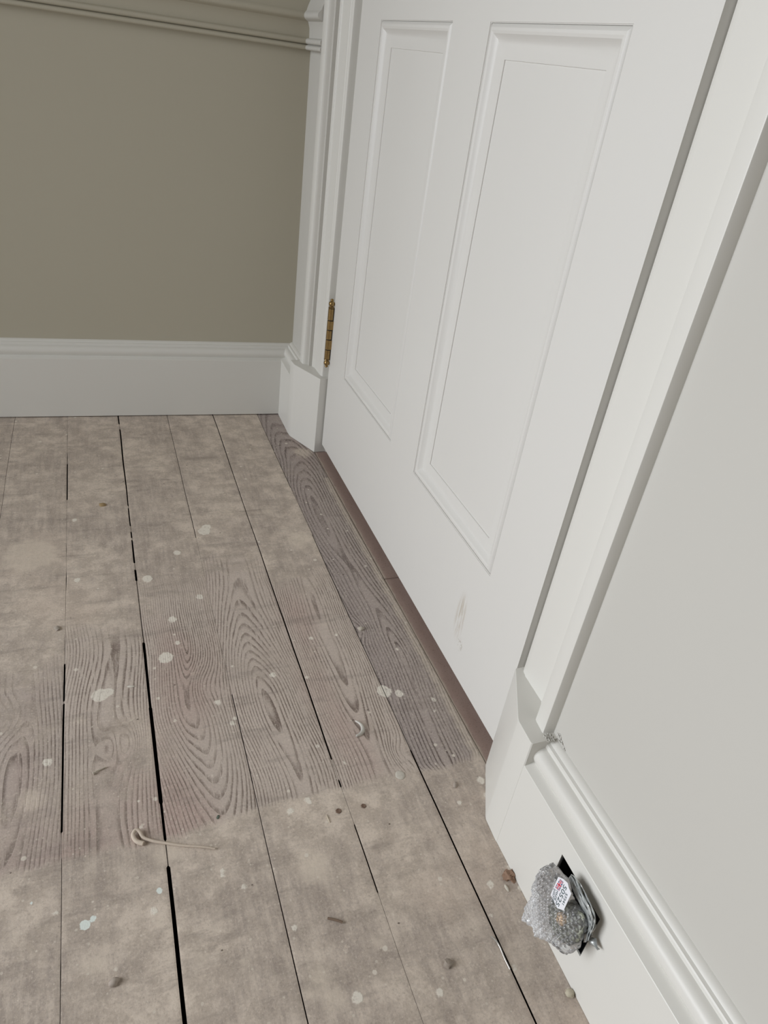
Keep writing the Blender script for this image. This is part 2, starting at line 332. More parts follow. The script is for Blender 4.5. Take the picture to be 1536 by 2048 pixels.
def build_floor():
    fine = 0.002
    ys = list(np.arange(0.06, -1.40, -fine)) + list(np.arange(-1.40, RY0-.05, -0.08)) + [RY0-.05]
    ys = np.array(ys); ny = len(ys)
    V, F, AT, BT = [], [], [], []
    spl = np.array([s[:3] for s in SPL]); kd = np.array([s[3] for s in SPL])
    base = 0
    lefts = [-0.5992-0.1*k for k in range(27, 0, -1)]
    lines = lefts + LINES
    for b in range(len(lines)-1):
        xl, xr = lines[b], lines[b+1]
        li = b-len(lefts)            # index of left line in LINES (>=0 inside the detailed area)
        det = li >= -2
        gl = np.array([gap_half(li, y) for y in ys]) if det else np.full(ny, .0006)
        gr = np.array([gap_half(li+1, y) for y in ys]) if det else np.full(ny, .0006)
        wl = np.array([.0007*vn(y, li+30, 9)+.0009*vn(y, li+31, 2.2) for y in ys]) if det else np.zeros(ny)
        wr = np.array([.0007*vn(y, li+31, 9)+.0009*vn(y, li+32, 2.2) for y in ys]) if det else np.zeros(ny)
        if b == len(lines)-2: gr[:] = 0.0004
        nu = (int(round((xr-xl)/fine))+1) if det else 2
        t = np.linspace(0, 1, nu)
        L = xl+wl+gl; R = xr+wr-gr
        X = L[:, None]+(R-L)[:, None]*t[None, :]
        Y = np.repeat(ys[:, None], nu, 1)
        Z = np.zeros_like(X)
        e = np.minimum(X-L[:, None], R[:, None]-X)
        cup = 0.0007*np.sin(b*2.3)*(2*t-1)**2 if det else 0
        rim = np.where(X-L[:, None] < R[:, None]-X, np.clip(gl/.0006, 0.05, 1)[:, None], np.clip(gr/.0006, 0.05, 1)[:, None])
        Z = Z - 0.0003*rim*np.exp(-e/0.0012) - 0.0004 + cup*0.5
        # skirts down the board edges
        X = np.concatenate([X[:, :1], X, X[:, -1:]], 1); Y = np.concatenate([Y[:, :1], Y, Y[:, -1:]], 1)
        Z = np.concatenate([np.full((ny, 1), -.020), Z, np.full((ny, 1), -.020)], 1)
        m = nu+2
        V.append(np.stack([X, Y, Z], -1).reshape(-1, 3))
        idx = np.arange(ny*m).reshape(ny, m)+base
        F.append(np.stack([idx[:-1, :-1], idx[1:, :-1], idx[1:, 1:], idx[:-1, 1:]], -1).reshape(-1, 4))
        base += ny*m
        xf, yf = X.ravel(), Y.ravel()
        u = xf-(xl+xr)/2
        bid = np.full_like(xf, (b*0.6180339) % 1.0+0.1)
        def sm(v, a, c): q = np.clip((v-a)/(c-a), 0, 1); return q*q*(3-2*q)
        far = {-1: -.74, 0: -.72, 1: -.66, 2: -.60, 3: -.545, 4: -.60, 5: .3}.get(li, -.7)
        line_y = -1.030-0.02*np.clip((-xf-.2)/.4, 0, 1)
        wear = sm(-yf, -far-.09, -far+.12)*(1-sm(-yf, -line_y-.012, -line_y+.016))
        wear = wear*{0: .72, -1: .6, 1: .80}.get(li, 1.0)-.12
        if li == 5: wear = wear+.15
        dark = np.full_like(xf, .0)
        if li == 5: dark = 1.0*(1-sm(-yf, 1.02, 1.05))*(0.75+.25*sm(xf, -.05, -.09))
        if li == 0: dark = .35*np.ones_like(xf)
        near = sm(-yf, 1.06, 1.2)*0.25
        kn = np.zeros_like(xf)
        s = [np.full_like(xf, -2.0) for _ in range(3)]
        if det:
            for kx, ky, a, r in KNOTS:
                if xl-.03 < kx < xr+.03: kn += a*np.exp(-((xf-kx)**2+((yf-ky)*.55)**2)/(r*r))*1.3
            for (sx, sy, r), k in zip(spl, kd):
                if xl-.06 < sx < xr+.06:
                    d = np.hypot((xf-sx), (yf-sy)*0.93)
                    s[k] = np.maximum(s[k], (r-d)*100)
            if li == 5: s[2] = np.maximum(s[2], np.where((yf < -.33) & (yf > -1.035), (xf+.0265)*160, -2.0))
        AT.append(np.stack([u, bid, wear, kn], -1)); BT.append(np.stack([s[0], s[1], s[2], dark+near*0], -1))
    # dark ground under the boards
    V = np.concatenate(V); F = np.concatenate(F); AT = np.concatenate(AT); BT = np.concatenate(BT)
    nb = len(V)
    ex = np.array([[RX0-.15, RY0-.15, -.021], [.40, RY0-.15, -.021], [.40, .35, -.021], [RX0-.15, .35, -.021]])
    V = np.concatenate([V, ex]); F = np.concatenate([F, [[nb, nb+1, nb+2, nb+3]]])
    AT = np.concatenate([AT, np.zeros((4, 4))]); BT = np.concatenate([BT, np.zeros((4, 4))])
    me = bpy.data.meshes.new('floor')
    me.vertices.add(len(V)); me.vertices.foreach_set('co', V.astype(np.float32).ravel())
    me.loops.add(len(F)*4); me.loops.foreach_set('vertex_index', F.astype(np.int32).ravel())
    me.polygons.add(len(F)); me.polygons.foreach_set('loop_start', np.arange(0, len(F)*4, 4, dtype=np.int32))
    me.polygons.foreach_set('use_smooth', np.zeros(len(F), bool)); me.update(calc_edges=True)
    for nme, arr in (('board', AT), ('marks', BT)):
        a = me.attributes.new(nme, 'FLOAT_COLOR', 'POINT'); a.data.foreach_set('color', arr.astype(np.float32).ravel())
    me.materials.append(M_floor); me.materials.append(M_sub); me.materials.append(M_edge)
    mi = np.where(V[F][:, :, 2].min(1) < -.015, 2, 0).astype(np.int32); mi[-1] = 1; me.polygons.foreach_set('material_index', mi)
    o = bpy.data.objects.new('floor', me); COL.objects.link(o); return struct(o)
build_floor()

# threshold board under the door
def threshold():
    n = NT('worn_brown_threshold'); P, x, y, z = n.pos()
    f = n.noise(n.scale(P, (1, .35, 1)), 60, 4); g = n.noise(P, 500, 3)
    c = n.mix(f, (0.34, 0.24, 0.205, 1), (0.44, 0.335, 0.29, 1))
    c = n.mix(n.math('MULTIPLY', n.ss(g, .55, .75), .35), c, (0.07, 0.05, 0.045, 1))
    e = n.math('ADD', x, n.math('MULTIPLY', n.math('SUBTRACT', n.noise(P, 55, 4), .5), .007))
    c = n.mix(n.math('MULTIPLY', n.ss(e, -.0085, -.0115), n.ss(g, .25, .55, .5, .9)), c, (0.50, 0.42, 0.35, 1))
    mat = n.end(n.bsdf(c, 0.6, spec=.35, normal=n.bump(g, .3, .0004)))
    bm = bmesh.new(); box(bm, -.0130, .10, -.6640, -.1520, -.018, -.0012, .0008); box(bm, -.0130, .10, -1.112, -.6648, -.018, -.0014, .0008)
    return struct(finish(bm, 'trim_threshold', mat))
threshold()

# ------------------------------------------------------------ skirting
FACE = .030
SK = [(0, 0), (FACE, 0), (FACE, .1312), (FACE-.0005, .1318)] \
   + [(.0190, .1352)] + smooth_curve([(.0193, .1357), (.0206, .1386), (.0218, .1415), (.0222, .1455), (.0205, .1500), (.0165, .1532), (.0120, .1545)], 4) \
   + [(.0112, .1547), (.0110, .1580), (.0100, .1592), (.0085, .1595), (.0070, .1600), (.0052, .1622), (.0020, .1640), (0, .1643)]
def skirting_right_near():
    """skirting run right of the door with the square cut for the back box"""
    bm = bmesh.new(); ya, yb = -1.139, RY0
    hy0, hy1, hz0, hz1 = -1.2262, -1.2890, .0447, .1090
    prof = SK
    A = [bm.verts.new(dwf(p, q, ya)) for p, q in prof]; B = [bm.verts.new(dwf(p, q, yb)) for p, q in prof]
    N = len(prof)
    for i in range(N):
        if i in (1,): continue
        bm.faces.new((A[i], A[(i+1) % N], B[(i+1) % N], B[i]))
    bm.faces.new(A); bm.faces.new(B[::-1])
    # face with opening
    z0, z1 = prof[1][1], prof[2][1]
    X = PX-FACE
    yy = [ya, hy0, hy1, yb]; zz = [z0, hz0, hz1, z1]
    g = [[bm.verts.new((X, y, z)) for z in zz] for y in yy]
    for i in range(3):
        for j in range(3):
            if i == 1 and j == 1: continue
            bm.faces.new((g[i][j], g[i+1][j], g[i+1][j+1], g[i][j+1]))
    h = [g[1][1], g[2][1], g[2][2], g[1][2]]
    k = [bm.verts.new((PX-.0045, v.co.y, v.co.z)) for v in h]
    for i in range(4): bm.faces.new((h[i], h[(i+1) % 4], k[(i+1) % 4], k[i]))
    bmesh.ops.remove_doubles(bm, verts=bm.verts, dist=1e-6)
    bmesh.ops.recalc_face_normals(bm, faces=bm.faces)
    return struct(finish(bm, 'baseboard_right', M_trim, angle=24))
skirting_right_near()
bm = bmesh.new(); extrude_profile(bm, SK, -.118, .02, dwf); struct(finish(bm, 'baseboard_right.001', M_trim, angle=30))
SKB = [(p*.93, max(q*.985, .0022)) for p, q in SK]
bm = bmesh.new(); extrude_profile(bm, SKB, -.03, 3.16, bwf); struct(finish(bm, 'baseboard_back', M_trim, angle=30))

# ------------------------------------------------------------ dado rail
DR = [(0, .7170), (.0095, .7168)] + arc(.0095, .7205, .0036, -90, 75, 6) + [(.0070, .7252), (.0066, .7262)] \
   + arc(.0090, .7302, .0044, -100, 80, 7) + [(.0062, .7352), (.0052, .7362), (.0058, .7500), (.0085, .7560), (.0105, .7598), (.0145, .7612)] \
   + arc(.0145, .7680, .0062, -80, 60, 6) + [(.0150, .7760), (.0120, .7830), (.0070, .7920), (.0055, .7960), (0, .7965)]
bm = bmesh.new(); extrude_profile(bm, DR, -.03, 3.16, bwf); struct(finish(bm, 'trim_1', M_back, angle=30))
bm = bmesh.new(); extrude_profile(bm, DR, -.1212, .02, dwf); struct(finish(bm, 'trim_2', M_wall, angle=30))
bm = bmesh.new(); extrude_profile(bm, DR, RY0, -1.136, dwf); struct(finish(bm, 'trim_3', M_wall, angle=30))

# ------------------------------------------------------------ door casing
YH, YL = -0.2268, -1.0282           # hinge edge and lock edge of the door
AR = [(.018, .012), (.018, -.0040), (.0188, -.0064), (.0212, -.0080), (.0240, -.0086), (.0262, -.0088), (.0272, -.0096), (.0660, -.0108),
      (.0672, -.0122), (.0700, -.0124), (.0712, -.0132), (.0815, -.0140), (.0830, -.0160), (.0838, -.0250), (.0846, -.0280), (.0860, -.0298), (.0885, -.0306), (.1030, -.0320), (.1040, -.0316), (.1044, -.0308)]
def casing(name, left):
    f = (lambda s: YH+s) if left else (lambda s: YL-s)
    pr = AR + [(.106, PX-.0), (.106, .0), (.03, .012)]
    if left: pr = AR + [(.105, PX), (.105, .0), (.03, .012)]
    bm = bmesh.new()
    extrude_profile(bm, pr, .1630, 2.03, lambda p, q, t: (q, f(p), t))
    return struct(finish(bm, name, M_trim, angle=28))
casing('trim_4', True); casing('trim_5', False)
def head():
    bm = bmesh.new(); pr = AR + [(.106, PX), (.106, 0), (.03, .012)]
    extrude_profile(bm, pr, YL-.106, YH+.106, lambda p, q, t: (q, t, 1.985+p))
    return struct(finish(bm, 'trim_6', M_trim, angle=28))
head()
def plinth(name, left):
    f = (lambda s: YH+s) if left else (lambda s: YL-s)
    s0 = .0045 if left else .0150
    so = .1085 if left else .1135
    zt = .1655
    face = [(s0, .012), (s0, -.0145), (s0+.0008, -.0153), (.0800, -.0478), (.0840, -.0492), (so-.004, -.0505), (so-.001, -.0503), (so, -.0492)]
    pr = face + [(so, PX), (so, .0), (.03, .012)]
    bm = bmesh.new()
    def fr(p, q, t): return (q, f(p), t)
    n = len(pr)
    rings = []
    for z, ins in ((0, 0), (zt-.0006, 0), (zt, .0006)):
        rings.append([bm.verts.new(fr(p, q+ins if q < -.0 else q, z)) for p, q in pr])
    for a, b in zip(rings, rings[1:]):
        for i in range(n): bm.faces.new((a[i], a[(i+1) % n], b[(i+1) % n], b[i]))
    bm.faces.new(rings[0][::-1]); bm.faces.new(rings[-1])
    return struct(finish(bm, name, M_trim, angle=20))
plinth('trim_7', True); plinth('trim_8', False)
# jamb lining set back behind the door face
def jamb():
    bm = bmesh.new()
    for y0, y1 in ((YH+.003, YH+.0735), (YL-.0825, YL-.003)): box(bm, .0105, .159, y0, y1, -.001, 2.035)
    box(bm, .0105, .159, YL-.0825, YH+.0735, 1.99, 2.035)
    return struct(finish(bm, 'trim_9', M_trim, smooth=False))
jamb()

# ------------------------------------------------------------ door
def door():
    root = bpy.data.objects.new('door_1', None); COL.objects.link(root); root.location = (0, YH, 0); struct(root)
    inv = Matrix.Translation((0, -YH, 0))
    s, p = .0976, .2526
    cols = [(YH-s-p, YH-s), (YL+s, YL+s+p)]
    rows = [(.2088, .7673), (.98, 1.80)]
    TH = .042
    def add(bm, name, mat, **k):
        bm.transform(inv); o = finish(bm, name, mat, root, **k); return o
    # stiles and rails
    bm = bmesh.new(); zb, zt = .0200, 1.975
    ys = sorted([YL, YH]+[v for c in cols for v in c]); zs = sorted([zb, zt]+[v for r in rows for v in r])
    for sgn, X in ((1, 0.0), (-1, TH)):
        for i in range(len(ys)-1):
            for j in range(len(zs)-1):
                if i in (1, 3) and j in (1, 3): continue
                bm.faces.new([bm.verts.new((X, a, b)) for a, b in ((ys[i], zs[j]), (ys[i+1], zs[j]), (ys[i+1], zs[j+1]), (ys[i], zs[j+1]))])
    def rim(y0, y1, z0, z1):
        q = [(y0, z0), (y1, z0), (y1, z1), (y0, z1)]
        for a, b in zip(q, q[1:]+q[:1]):
            bm.faces.new([bm.verts.new((X, c[0], c[1])) for X, c in ((0, a), (0, b), (TH, b), (TH, a))])
    rim(YL, YH, zb, zt)
    for c in cols:
        for r in rows: rim(c[0], c[1], r[0], r[1])
    bmesh.ops.remove_doubles(bm, verts=bm.verts, dist=1e-5)
    bmesh.ops.recalc_face_normals(bm, faces=bm.faces)
    es = [e for e in bm.edges if len(e.link_faces) == 2 and e.calc_face_angle(0) > 1.2]
    bmesh.ops.bevel(bm, geom=es, offset=.0009, segments=2, affect='EDGES')
    add(bm, 'door_frame', M_door, angle=50)
    MP = [(0, .006), (0, .0030), (.0005, .0020), (.0020, .0006), (.0042, -.0008), (.0070, -.0011), (.0095, -.0001), (.0113, .0018), (.0140, .0042), (.0180, .0058), (.0240, .0068), (.0310, .0073), (.0320, .0076), (.0323, .0100), (.0330, .0100)]
    for c in cols:
        for r in rows:
            bm = bmesh.new()
            corners = [(c[0], r[0], 1, 1), (c[1], r[0], -1, 1), (c[1], r[1], -1, -1), (c[0], r[1], 1, -1)]
            rings = [[bm.verts.new((d, cy+dy*t, cz+dz*t)) for t, d in MP] for cy, cz, dy, dz in corners]
            for k in range(4):
                a, b = rings[k], rings[(k+1) % 4]
                for i in range(len(MP)-1): bm.faces.new((a[i], a[i+1], b[i+1], b[i]))
            add(bm, 'panel_moulding', M_door, angle=24)
            bm = bmesh.new(); box(bm, .0089, .033, c[0]+.002, c[1]-.002, r[0]+.002, r[1]-.002)
            add(bm, 'door_panel', M_door, smooth=False)
    # brass hinges
    nb = NT('aged_brass'); P, x, y, z = nb.pos(); f = nb.noise(P, 260, 3)
    M_brass = nb.end(nb.bsdf(nb.mix(f, (0.22, 0.14, 0.055, 1), (0.42, 0.29, 0.125, 1)), 0.34, 0.85, normal=nb.bump(f, .3, .0003)))
    M_dark = flat('hinge_gap_dark', (0.03, 0.02, 0.012), .8)  # near-black colour of the pin and backing between the knuckles
    def hinge(zc):
        hr = bpy.data.objects.new('hinge', None); COL.objects.link(hr); hr.parent = root
        hy, hx, R = YH+.0020, -.0052, .0056
        hr.location = (hx, hy-YH, zc)
        def cyl(bm, z0, z1, r, seg=20, x=0, y=0):
            ring = [[bm.verts.new((x+r*math.cos(a), y+r*math.sin(a), z)) for a in [2*math.pi*i/seg for i in range(seg)]] for z in (z0, z1)]
            for i in range(seg): bm.faces.new((ring[0][i], ring[0][(i+1) % seg], ring[1][(i+1) % seg], ring[1][i]))
            bm.faces.new(ring[0][::-1]); bm.faces.new(ring[1])
        H = .0510; k = [-H, -.031, -.0105, .0085, .0275, H]
        for i in range(5):
            bm = bmesh.new(); cyl(bm, k[i]+.0010, k[i+1]-.0010, R)
            side = 1 if i % 2 else -1
            box(bm, .0000, .0110, -.0004 if side < 0 else -R, R if side < 0 else .0004, k[i]+.0010, k[i+1]-.0010)
            finish(bm, 'knuckle', M_brass, hr)
        bm = bmesh.new(); cyl(bm, -H, H, R*.80); box(bm, .002, .0100, -R*.8, R*.8, -H, H); finish(bm, 'pin', M_dark, hr)
        for sg in (1, -1):
            bm = bmesh.new()
            prof = [(.0056, 0), (.0060, .0010), (.0040, .0022), (.0036, .0030), (.0052, .0050), (.0060, .0078), (.0054, .0106), (.0034, .0124), (.0026, .0134), (.0034, .0146), (.0032, .0160), (.0016, .0172), (.0001, .0176)]
            seg = 18; rings = [[bm.verts.new((r*math.cos(2*math.pi*i/seg), r*math.sin(2*math.pi*i/seg), sg*(H+zz))) for i in range(seg)] for r, zz in prof]
            for a, b in zip(rings, rings[1:]):
                for i in range(seg): bm.faces.new((a[i], a[(i+1) % seg], b[(i+1) % seg], b[i]))
            bm.faces.new(rings[0]); bm.faces.new(rings[-1])
            finish(bm, 'finial', M_brass, hr, angle=50)
    hinge(.2600); hinge(1.72)
door()

# ------------------------------------------------------------ socket box in the skirting
M_black = flat('black_box_inside', (0.006, 0.006, 0.007), .7, spec=.2)
def backbox():
    bm = bmesh.new(); x0, x1 = -.0486, -.0250
    ya, yb, za, zb = -1.2268, -1.2884, .0453, .1084
    t = .0012
    box(bm, x1-t, x1, yb, ya, za, zb); box(bm, x0, x1, ya-t, ya, za, zb); box(bm, x0, x1, yb, yb+t, za, zb)
    box(bm, x0, x1, yb, ya, za, za+t); box(bm, x0, x1, yb, ya, zb-t, zb)
    return tag(finish(bm, 'socket_back_box', M_black, smooth=False), 'black empty socket box recessed into the white skirting board', 'socket box')
backbox()

# ------------------------------------------------------------ bubble wrap parcel
def parcel():
    c = Vector((-.0696, -1.2560, .0764)); nn = Vector((-.9479, .0213, .3179)); uu = Vector((.2596, -.5272, .8091)); vv = Vector((.1848, .8495, .4942))
    nn.normalize(); vv = nn.cross(uu).normalized(); uu = vv.cross(nn)
    root = bpy.data.objects.new('bubble_wrap_parcel', None); COL.objects.link(root)
    m = Matrix((uu, vv, nn)).transposed().to_4x4(); m.translation = c; root.matrix_world = m
    tag(root, 'crumpled clear bubble wrap parcel with white address label poking from the skirting', 'parcel')
    OUT = [(2.8,37),(-4,35.3),(-9.4,33),(-14.9,26.6),(-23.5,17.8),(-23,12.3),(-29,7.9),(-36,2.4),(-40.1,-5),(-44.4,-9.5),(-36.7,-12.8),(-28.2,-15.6),(-27.9,-18),(-27.7,-22.8),(-17.3,-24.9),(-8.4,-27),(0,-30.4),(8,-35.1),(10.7,-35.9),(18.6,-33.4),(26.5,-30.4),(31.4,-24.9),(40.3,-14.5),(42.4,-8.7),(39.1,-1.9),(32.4,5.9),(27.8,14.4),(27,23.9),(21.4,28.9),(17.6,32.4),(15.1,35),(9.5,38.2)]
    poly = np.array(OUT)*1e-3
    st = .00055
    gx = np.arange(-.046, .045, st); gy = np.arange(-.038, .041, st)
    GX, GY = np.meshgrid(gx, gy, indexing='ij')
    a = poly; b = np.roll(poly, -1, 0)
    inside = np.zeros(GX.shape, bool); dist = np.full(GX.shape, 9.)
    for (x0, y0), (x1, y1) in zip(a, b):
        cnd = ((y0 > GY) != (y1 > GY)) & (GX < (x1-x0)*(GY-y0)/(y1-y0+1e-12)+x0); inside ^= cnd
        dx, dy = x1-x0, y1-y0; t = np.clip(((GX-x0)*dx+(GY-y0)*dy)/(dx*dx+dy*dy), 0, 1)
        dist = np.minimum(dist, np.hypot(GX-x0-t*dx, GY-y0-t*dy))
    # push the border outwards in little scallops so bubbles show at the edge
    sd = np.where(inside, dist, -dist)
    ang = np.arctan2(GY, GX)
    sd = sd+.0009*np.abs(np.sin(ang*19+3*np.sin(ang*3)))-.0004
    keep = sd > 0
    def bub(X, Y, rot, pitch, wx, seed):
        """height of a hexagonal field of air bubbles, warped by creases"""
        wxx = X+wx*np.sin(Y*140+seed)+wx*.6*np.sin(X*210+Y*90); wyy = Y+wx*np.sin(X*160+2*seed)
        ca, sa = math.cos(rot), math.sin(rot); P = (wxx*ca+wyy*sa)/pitch; Q = (-wxx*sa+wyy*ca)/pitch
        best = np.full(X.shape, 9.)
        for off in (0, .5):
            q = Q/(math.sqrt(3))+off; p = P+off
            dx = p-np.round(p); dy = (q-np.round(q))*math.sqrt(3); best = np.minimum(best, np.hypot(dx, dy))
        r = .46; return np.sqrt(np.clip(1-(best/r)**2, 0, 1))
    bulge = .0125*(1-np.exp(-np.clip(sd, 0, 1)/.0075))
    left = np.clip((-GX-.004)/.02, 0, 1); bulge = bulge*(1-.45*left)
    cr = np.array([[noise.fractal(Vector((float(x)*70, float(y)*70, 2.2)), 1.0, 2.1, 2) for y in gy] for x in gx])
    cr2 = np.array([[abs(noise.noise(Vector((float(x)*130+5, float(y)*70, 7.2)))) for y in gy] for x in gx])
    H = bulge+.0012*cr*np.clip(sd/.003, 0, 1)-.0012*np.exp(-(cr2/.07)**2)*np.clip(sd/.002, 0, 1)
    H = H+.0022*bub(GX, GY, .35, .0050, .0006, 1.0)*np.clip(.35+sd/.0015, 0, 1)
    HB = -.0035*np.clip(sd/.003, 0, 1)+.0012*cr-.0008
    bm = bmesh.new(); T = {}; Bk = {}
    I = np.argwhere(keep)
    for i, j in I:
        T[i, j] = bm.verts.new((gx[i], gy[j], H[i, j])); Bk[i, j] = bm.verts.new((gx[i], gy[j], HB[i, j]))
    cells = set()
    for i, j in I:
        if all((q in T) for q in ((i+1, j), (i, j+1), (i+1, j+1))):
            cells.add((i, j))
            bm.faces.new((T[i, j], T[i+1, j], T[i+1, j+1], T[i, j+1])); bm.faces.new((Bk[i, j], Bk[i, j+1], Bk[i+1, j+1], Bk[i+1, j]))
    for i, j in cells:
        for (di, dj), (p, q) in (((-1, 0), ((i, j+1), (i, j))), ((1, 0), ((i+1, j), (i+1, j+1))), ((0, -1), ((i, j), (i+1, j))), ((0, 1), ((i+1, j+1), (i, j+1)))):
            if (i+di, j+dj) not in cells: bm.faces.new((T[p], Bk[p], Bk[q], T[q]))
    for v in [v for v in bm.verts if not v.link_faces]: bm.verts.remove(v)
    n = NT('clear_bubble_wrap'); tc = n.n('ShaderNodeTexCoord'); sx = n.n('ShaderNodeSeparateXYZ'); n.t.links.new(tc.outputs['Object'], sx.inputs[0])
    lw = n.n('ShaderNodeLayerWeight'); lw.inputs[0].default_value = .45
    f = n.noise(tc.outputs['Object'], 240, 3)
    tr = n.n('ShaderNodeBsdfTransparent'); tr.inputs[0].default_value = (.93, .94, .95, 1)
    df = n.n('ShaderNodeBsdfDiffuse'); df.inputs[0].default_value = (.92, .92, .93, 1)
    gl = n.n('ShaderNodeBsdfGlossy'); gl.inputs[0].default_value = (1, 1, 1, 1); gl.inputs[1].default_value = .2
    op = n.ss(lw.outputs['Facing'], .25, .95, .08, .62)
    op = n.math('ADD', op, n.ss(sx.outputs[0], .006, -.016, 0.04, .30), clamp=True)
    m1 = n.n('ShaderNodeMixShader'); n.put(m1.inputs[0], op); n.t.links.new(tr.outputs[0], m1.inputs[1]); n.t.links.new(df.outputs[0], m1.inputs[2])
    fr = n.n('ShaderNodeFresnel'); fr.inputs[0].default_value = 1.5
    m2 = n.n('ShaderNodeMixShader'); n.put(m2.inputs[0], n.math('MULTIPLY_ADD', fr.outputs[0], 1.25, .02, clamp=True)); n.t.links.new(m1.outputs[0], m2.inputs[1]); n.t.links.new(gl.outputs[0], m2.inputs[2])
    M_wrap = n.end(m2.outputs[0])
    o = finish(bm, 'wrap_sheet', M_wrap, root, angle=60)
    # contents seen through the plastic
    def blob(name, cu, cv, cn, ru, rv, rn, col, seed, var=.5, sub=4, amp=.25):
        bm = bmesh.new(); bmesh.ops.create_icosphere(bm, subdivisions=sub, radius=1)
        for v in bm.verts:
            k = 1+amp*noise.noise(v.co*1.9+Vector((seed, 0, 0)))+amp*.35*noise.noise(v.co*5+Vector((0, seed, 0)))
            v.co = Vector((cu+v.co.x*ru*k, cv+v.co.y*rv*k, cn+v.co.z*rn*k))
        nm = NT(name+'_material'); t = nm.n('ShaderNodeTexCoord'); g = nm.noise(t.outputs['Object'], 170, 3, .6)
        cc = nm.mix(nm.ss(g, .35, .65), tuple(q*(1-var) for q in col)+(1,), tuple(min(1, q*(1+var)) for q in col)+(1,))
        return finish(bm, name, nm.end(nm.bsdf(cc, .4)), root, angle=70)
    g = blob('wrapped_switch_plate', .018, -.010, .0020, .0225, .0170, .0050, (.20, .205, .16), 3, .6)
    blob('brass_fitting', .0185, -.0075, .0072, .0062, .0056, .0040, (.60, .40, .22), 9, .25, 3, .2)
    blob('cardboard_insert', -.002, .018, .0015, .0130, .0120, .0035, (.48, .44, .41), 5, .25)
    # label
    LAB = [(31.3,26.5),(36.9,24.7),(41.9,21.3),(42.4,17.7),(44.3,12.8),(31.8,-.1),(26.9,1.1),(24.1,1.8),(18.3,12.5)]
    LAB = [(x*1e-3, y*1e-3) for x, y in LAB]
    hh = .0165
    bm = bmesh.new(); A = [bm.verts.new((x, y, hh)) for x, y in LAB]; Bv = [bm.verts.new((x, y, hh-.0004)) for x, y in LAB]
    bm.faces.new(A); bm.faces.new(Bv[::-1]); L = len(A)
    for i in range(L): bm.faces.new((A[i], A[(i+1) % L], Bv[(i+1) % L], Bv[i]))
    lab = finish(bm, 'address_label', flat('label_paper', (.80, .80, .84), .5, var=.05), root, smooth=False)
    lab['label'] = 'white printed label with small red white and blue flag'
    ink = flat('grey_ink', (.10, .14, .15), .6, var=.1); blue = flat('flag_blue', (.03, .05, .18), .5, var=.1)
    red = flat('flag_red', (.62, .03, .07), .5, var=.1); white = flat('flag_white', (.8, .8, .84), .5, var=.05); pale = flat('faded_orange_ink', (.75, .50, .38), .5, var=.1)
    def text(name, body, a, b, size, mat, dz=.0003, sx=1.0):
        cu = bpy.data.curves.new(name, 'FONT'); cu.body = body; cu.size = size; cu.extrude = .00004; cu.align_x = 'CENTER'; cu.align_y = 'CENTER'
        to = bpy.data.objects.new(name, cu); COL.objects.link(to)
        dg = bpy.context.evaluated_depsgraph_get(); me = bpy.data.meshes.new_from_object(to.evaluated_get(dg)); bpy.data.objects.remove(to)
        a = Vector(a)*1e-3; b = Vector(b)*1e-3; d = (b-a).normalized(); pr = Vector((-d.y, d.x)); mid = (a+b)/2
        xs = [v.co.x for v in me.vertices]; wid = max(xs)-min(xs); k = (b-a).length/wid
        for v in me.vertices:
            p = mid+d*v.co.x*k+pr*v.co.y*sx; v.co = Vector((p.x, p.y, hh+dz+v.co.z))
        me.name = name; return link(name, me, mat, lab)
    text('printed_number', '50525', (38.6, 19.2), (24.4, 4.0), .0062, ink)
    text('printed_number', '57341', (38.6, 12.9), (32.0, 4.4), .0036, ink)
    text('printed_word', 'MADE', (27.6, 15.6), (23.0, 8.0), .0034, ink)
    text('printed_word', 'ENGLAND', (24.4, 17.0), (19.8, 6.6), .0034, ink)
    # flag: quad corners a(top) b(left) c(bottom) d(right)
    q = [Vector(p)*1e-3 for p in ((33.4, 24.6), (25.4, 18.3), (30.0, 15.2), (37.0, 22.0))]
    def fp(s, t):  # s along a-b, t along a-d
        return (q[0]*(1-s)+q[1]*s)*(1-t)+(q[3]*(1-s)+q[2]*s)*t
    def patch(pts, mat, dz, name):
        bm = bmesh.new()
        for pp in pts:
            bm.faces.new([bm.verts.new((*fp(s, t), hh+dz)) for s, t in pp])
        return finish(bm, name, mat, lab, smooth=False)
    patch([[(0, 0), (1, 0), (1, 1), (0, 1)]], blue, .00025, 'flag_field')
    w_ = .11
    patch([[(0, 0), (w_, 0), (1, 1-w_), (1, 1), (1-w_, 1), (0, w_)], [(1, 0), (1, w_), (w_, 1), (0, 1), (0, 1-w_), (1-w_, 0)]], white, .00030, 'flag_saltire')
    patch([[(0, 0), (.05, 0), (1, .95), (1, 1), (.95, 1), (0, .05)], [(1, 0), (1, .05), (.05, 1), (0, 1), (0, .95), (.95, 0)]], red, .00034, 'flag_diagonal')
    patch([[(.38, 0), (.62, 0), (.62, 1), (.38, 1)], [(0, .34), (1, .34), (1, .66), (0, .66)]], white, .00038, 'flag_border')
    patch([[(.43, 0), (.57, 0), (.57, 1), (.43, 1)], [(0, .41), (1, .41), (1, .59), (0, .59)]], red, .00042, 'flag_cross')
parcel()

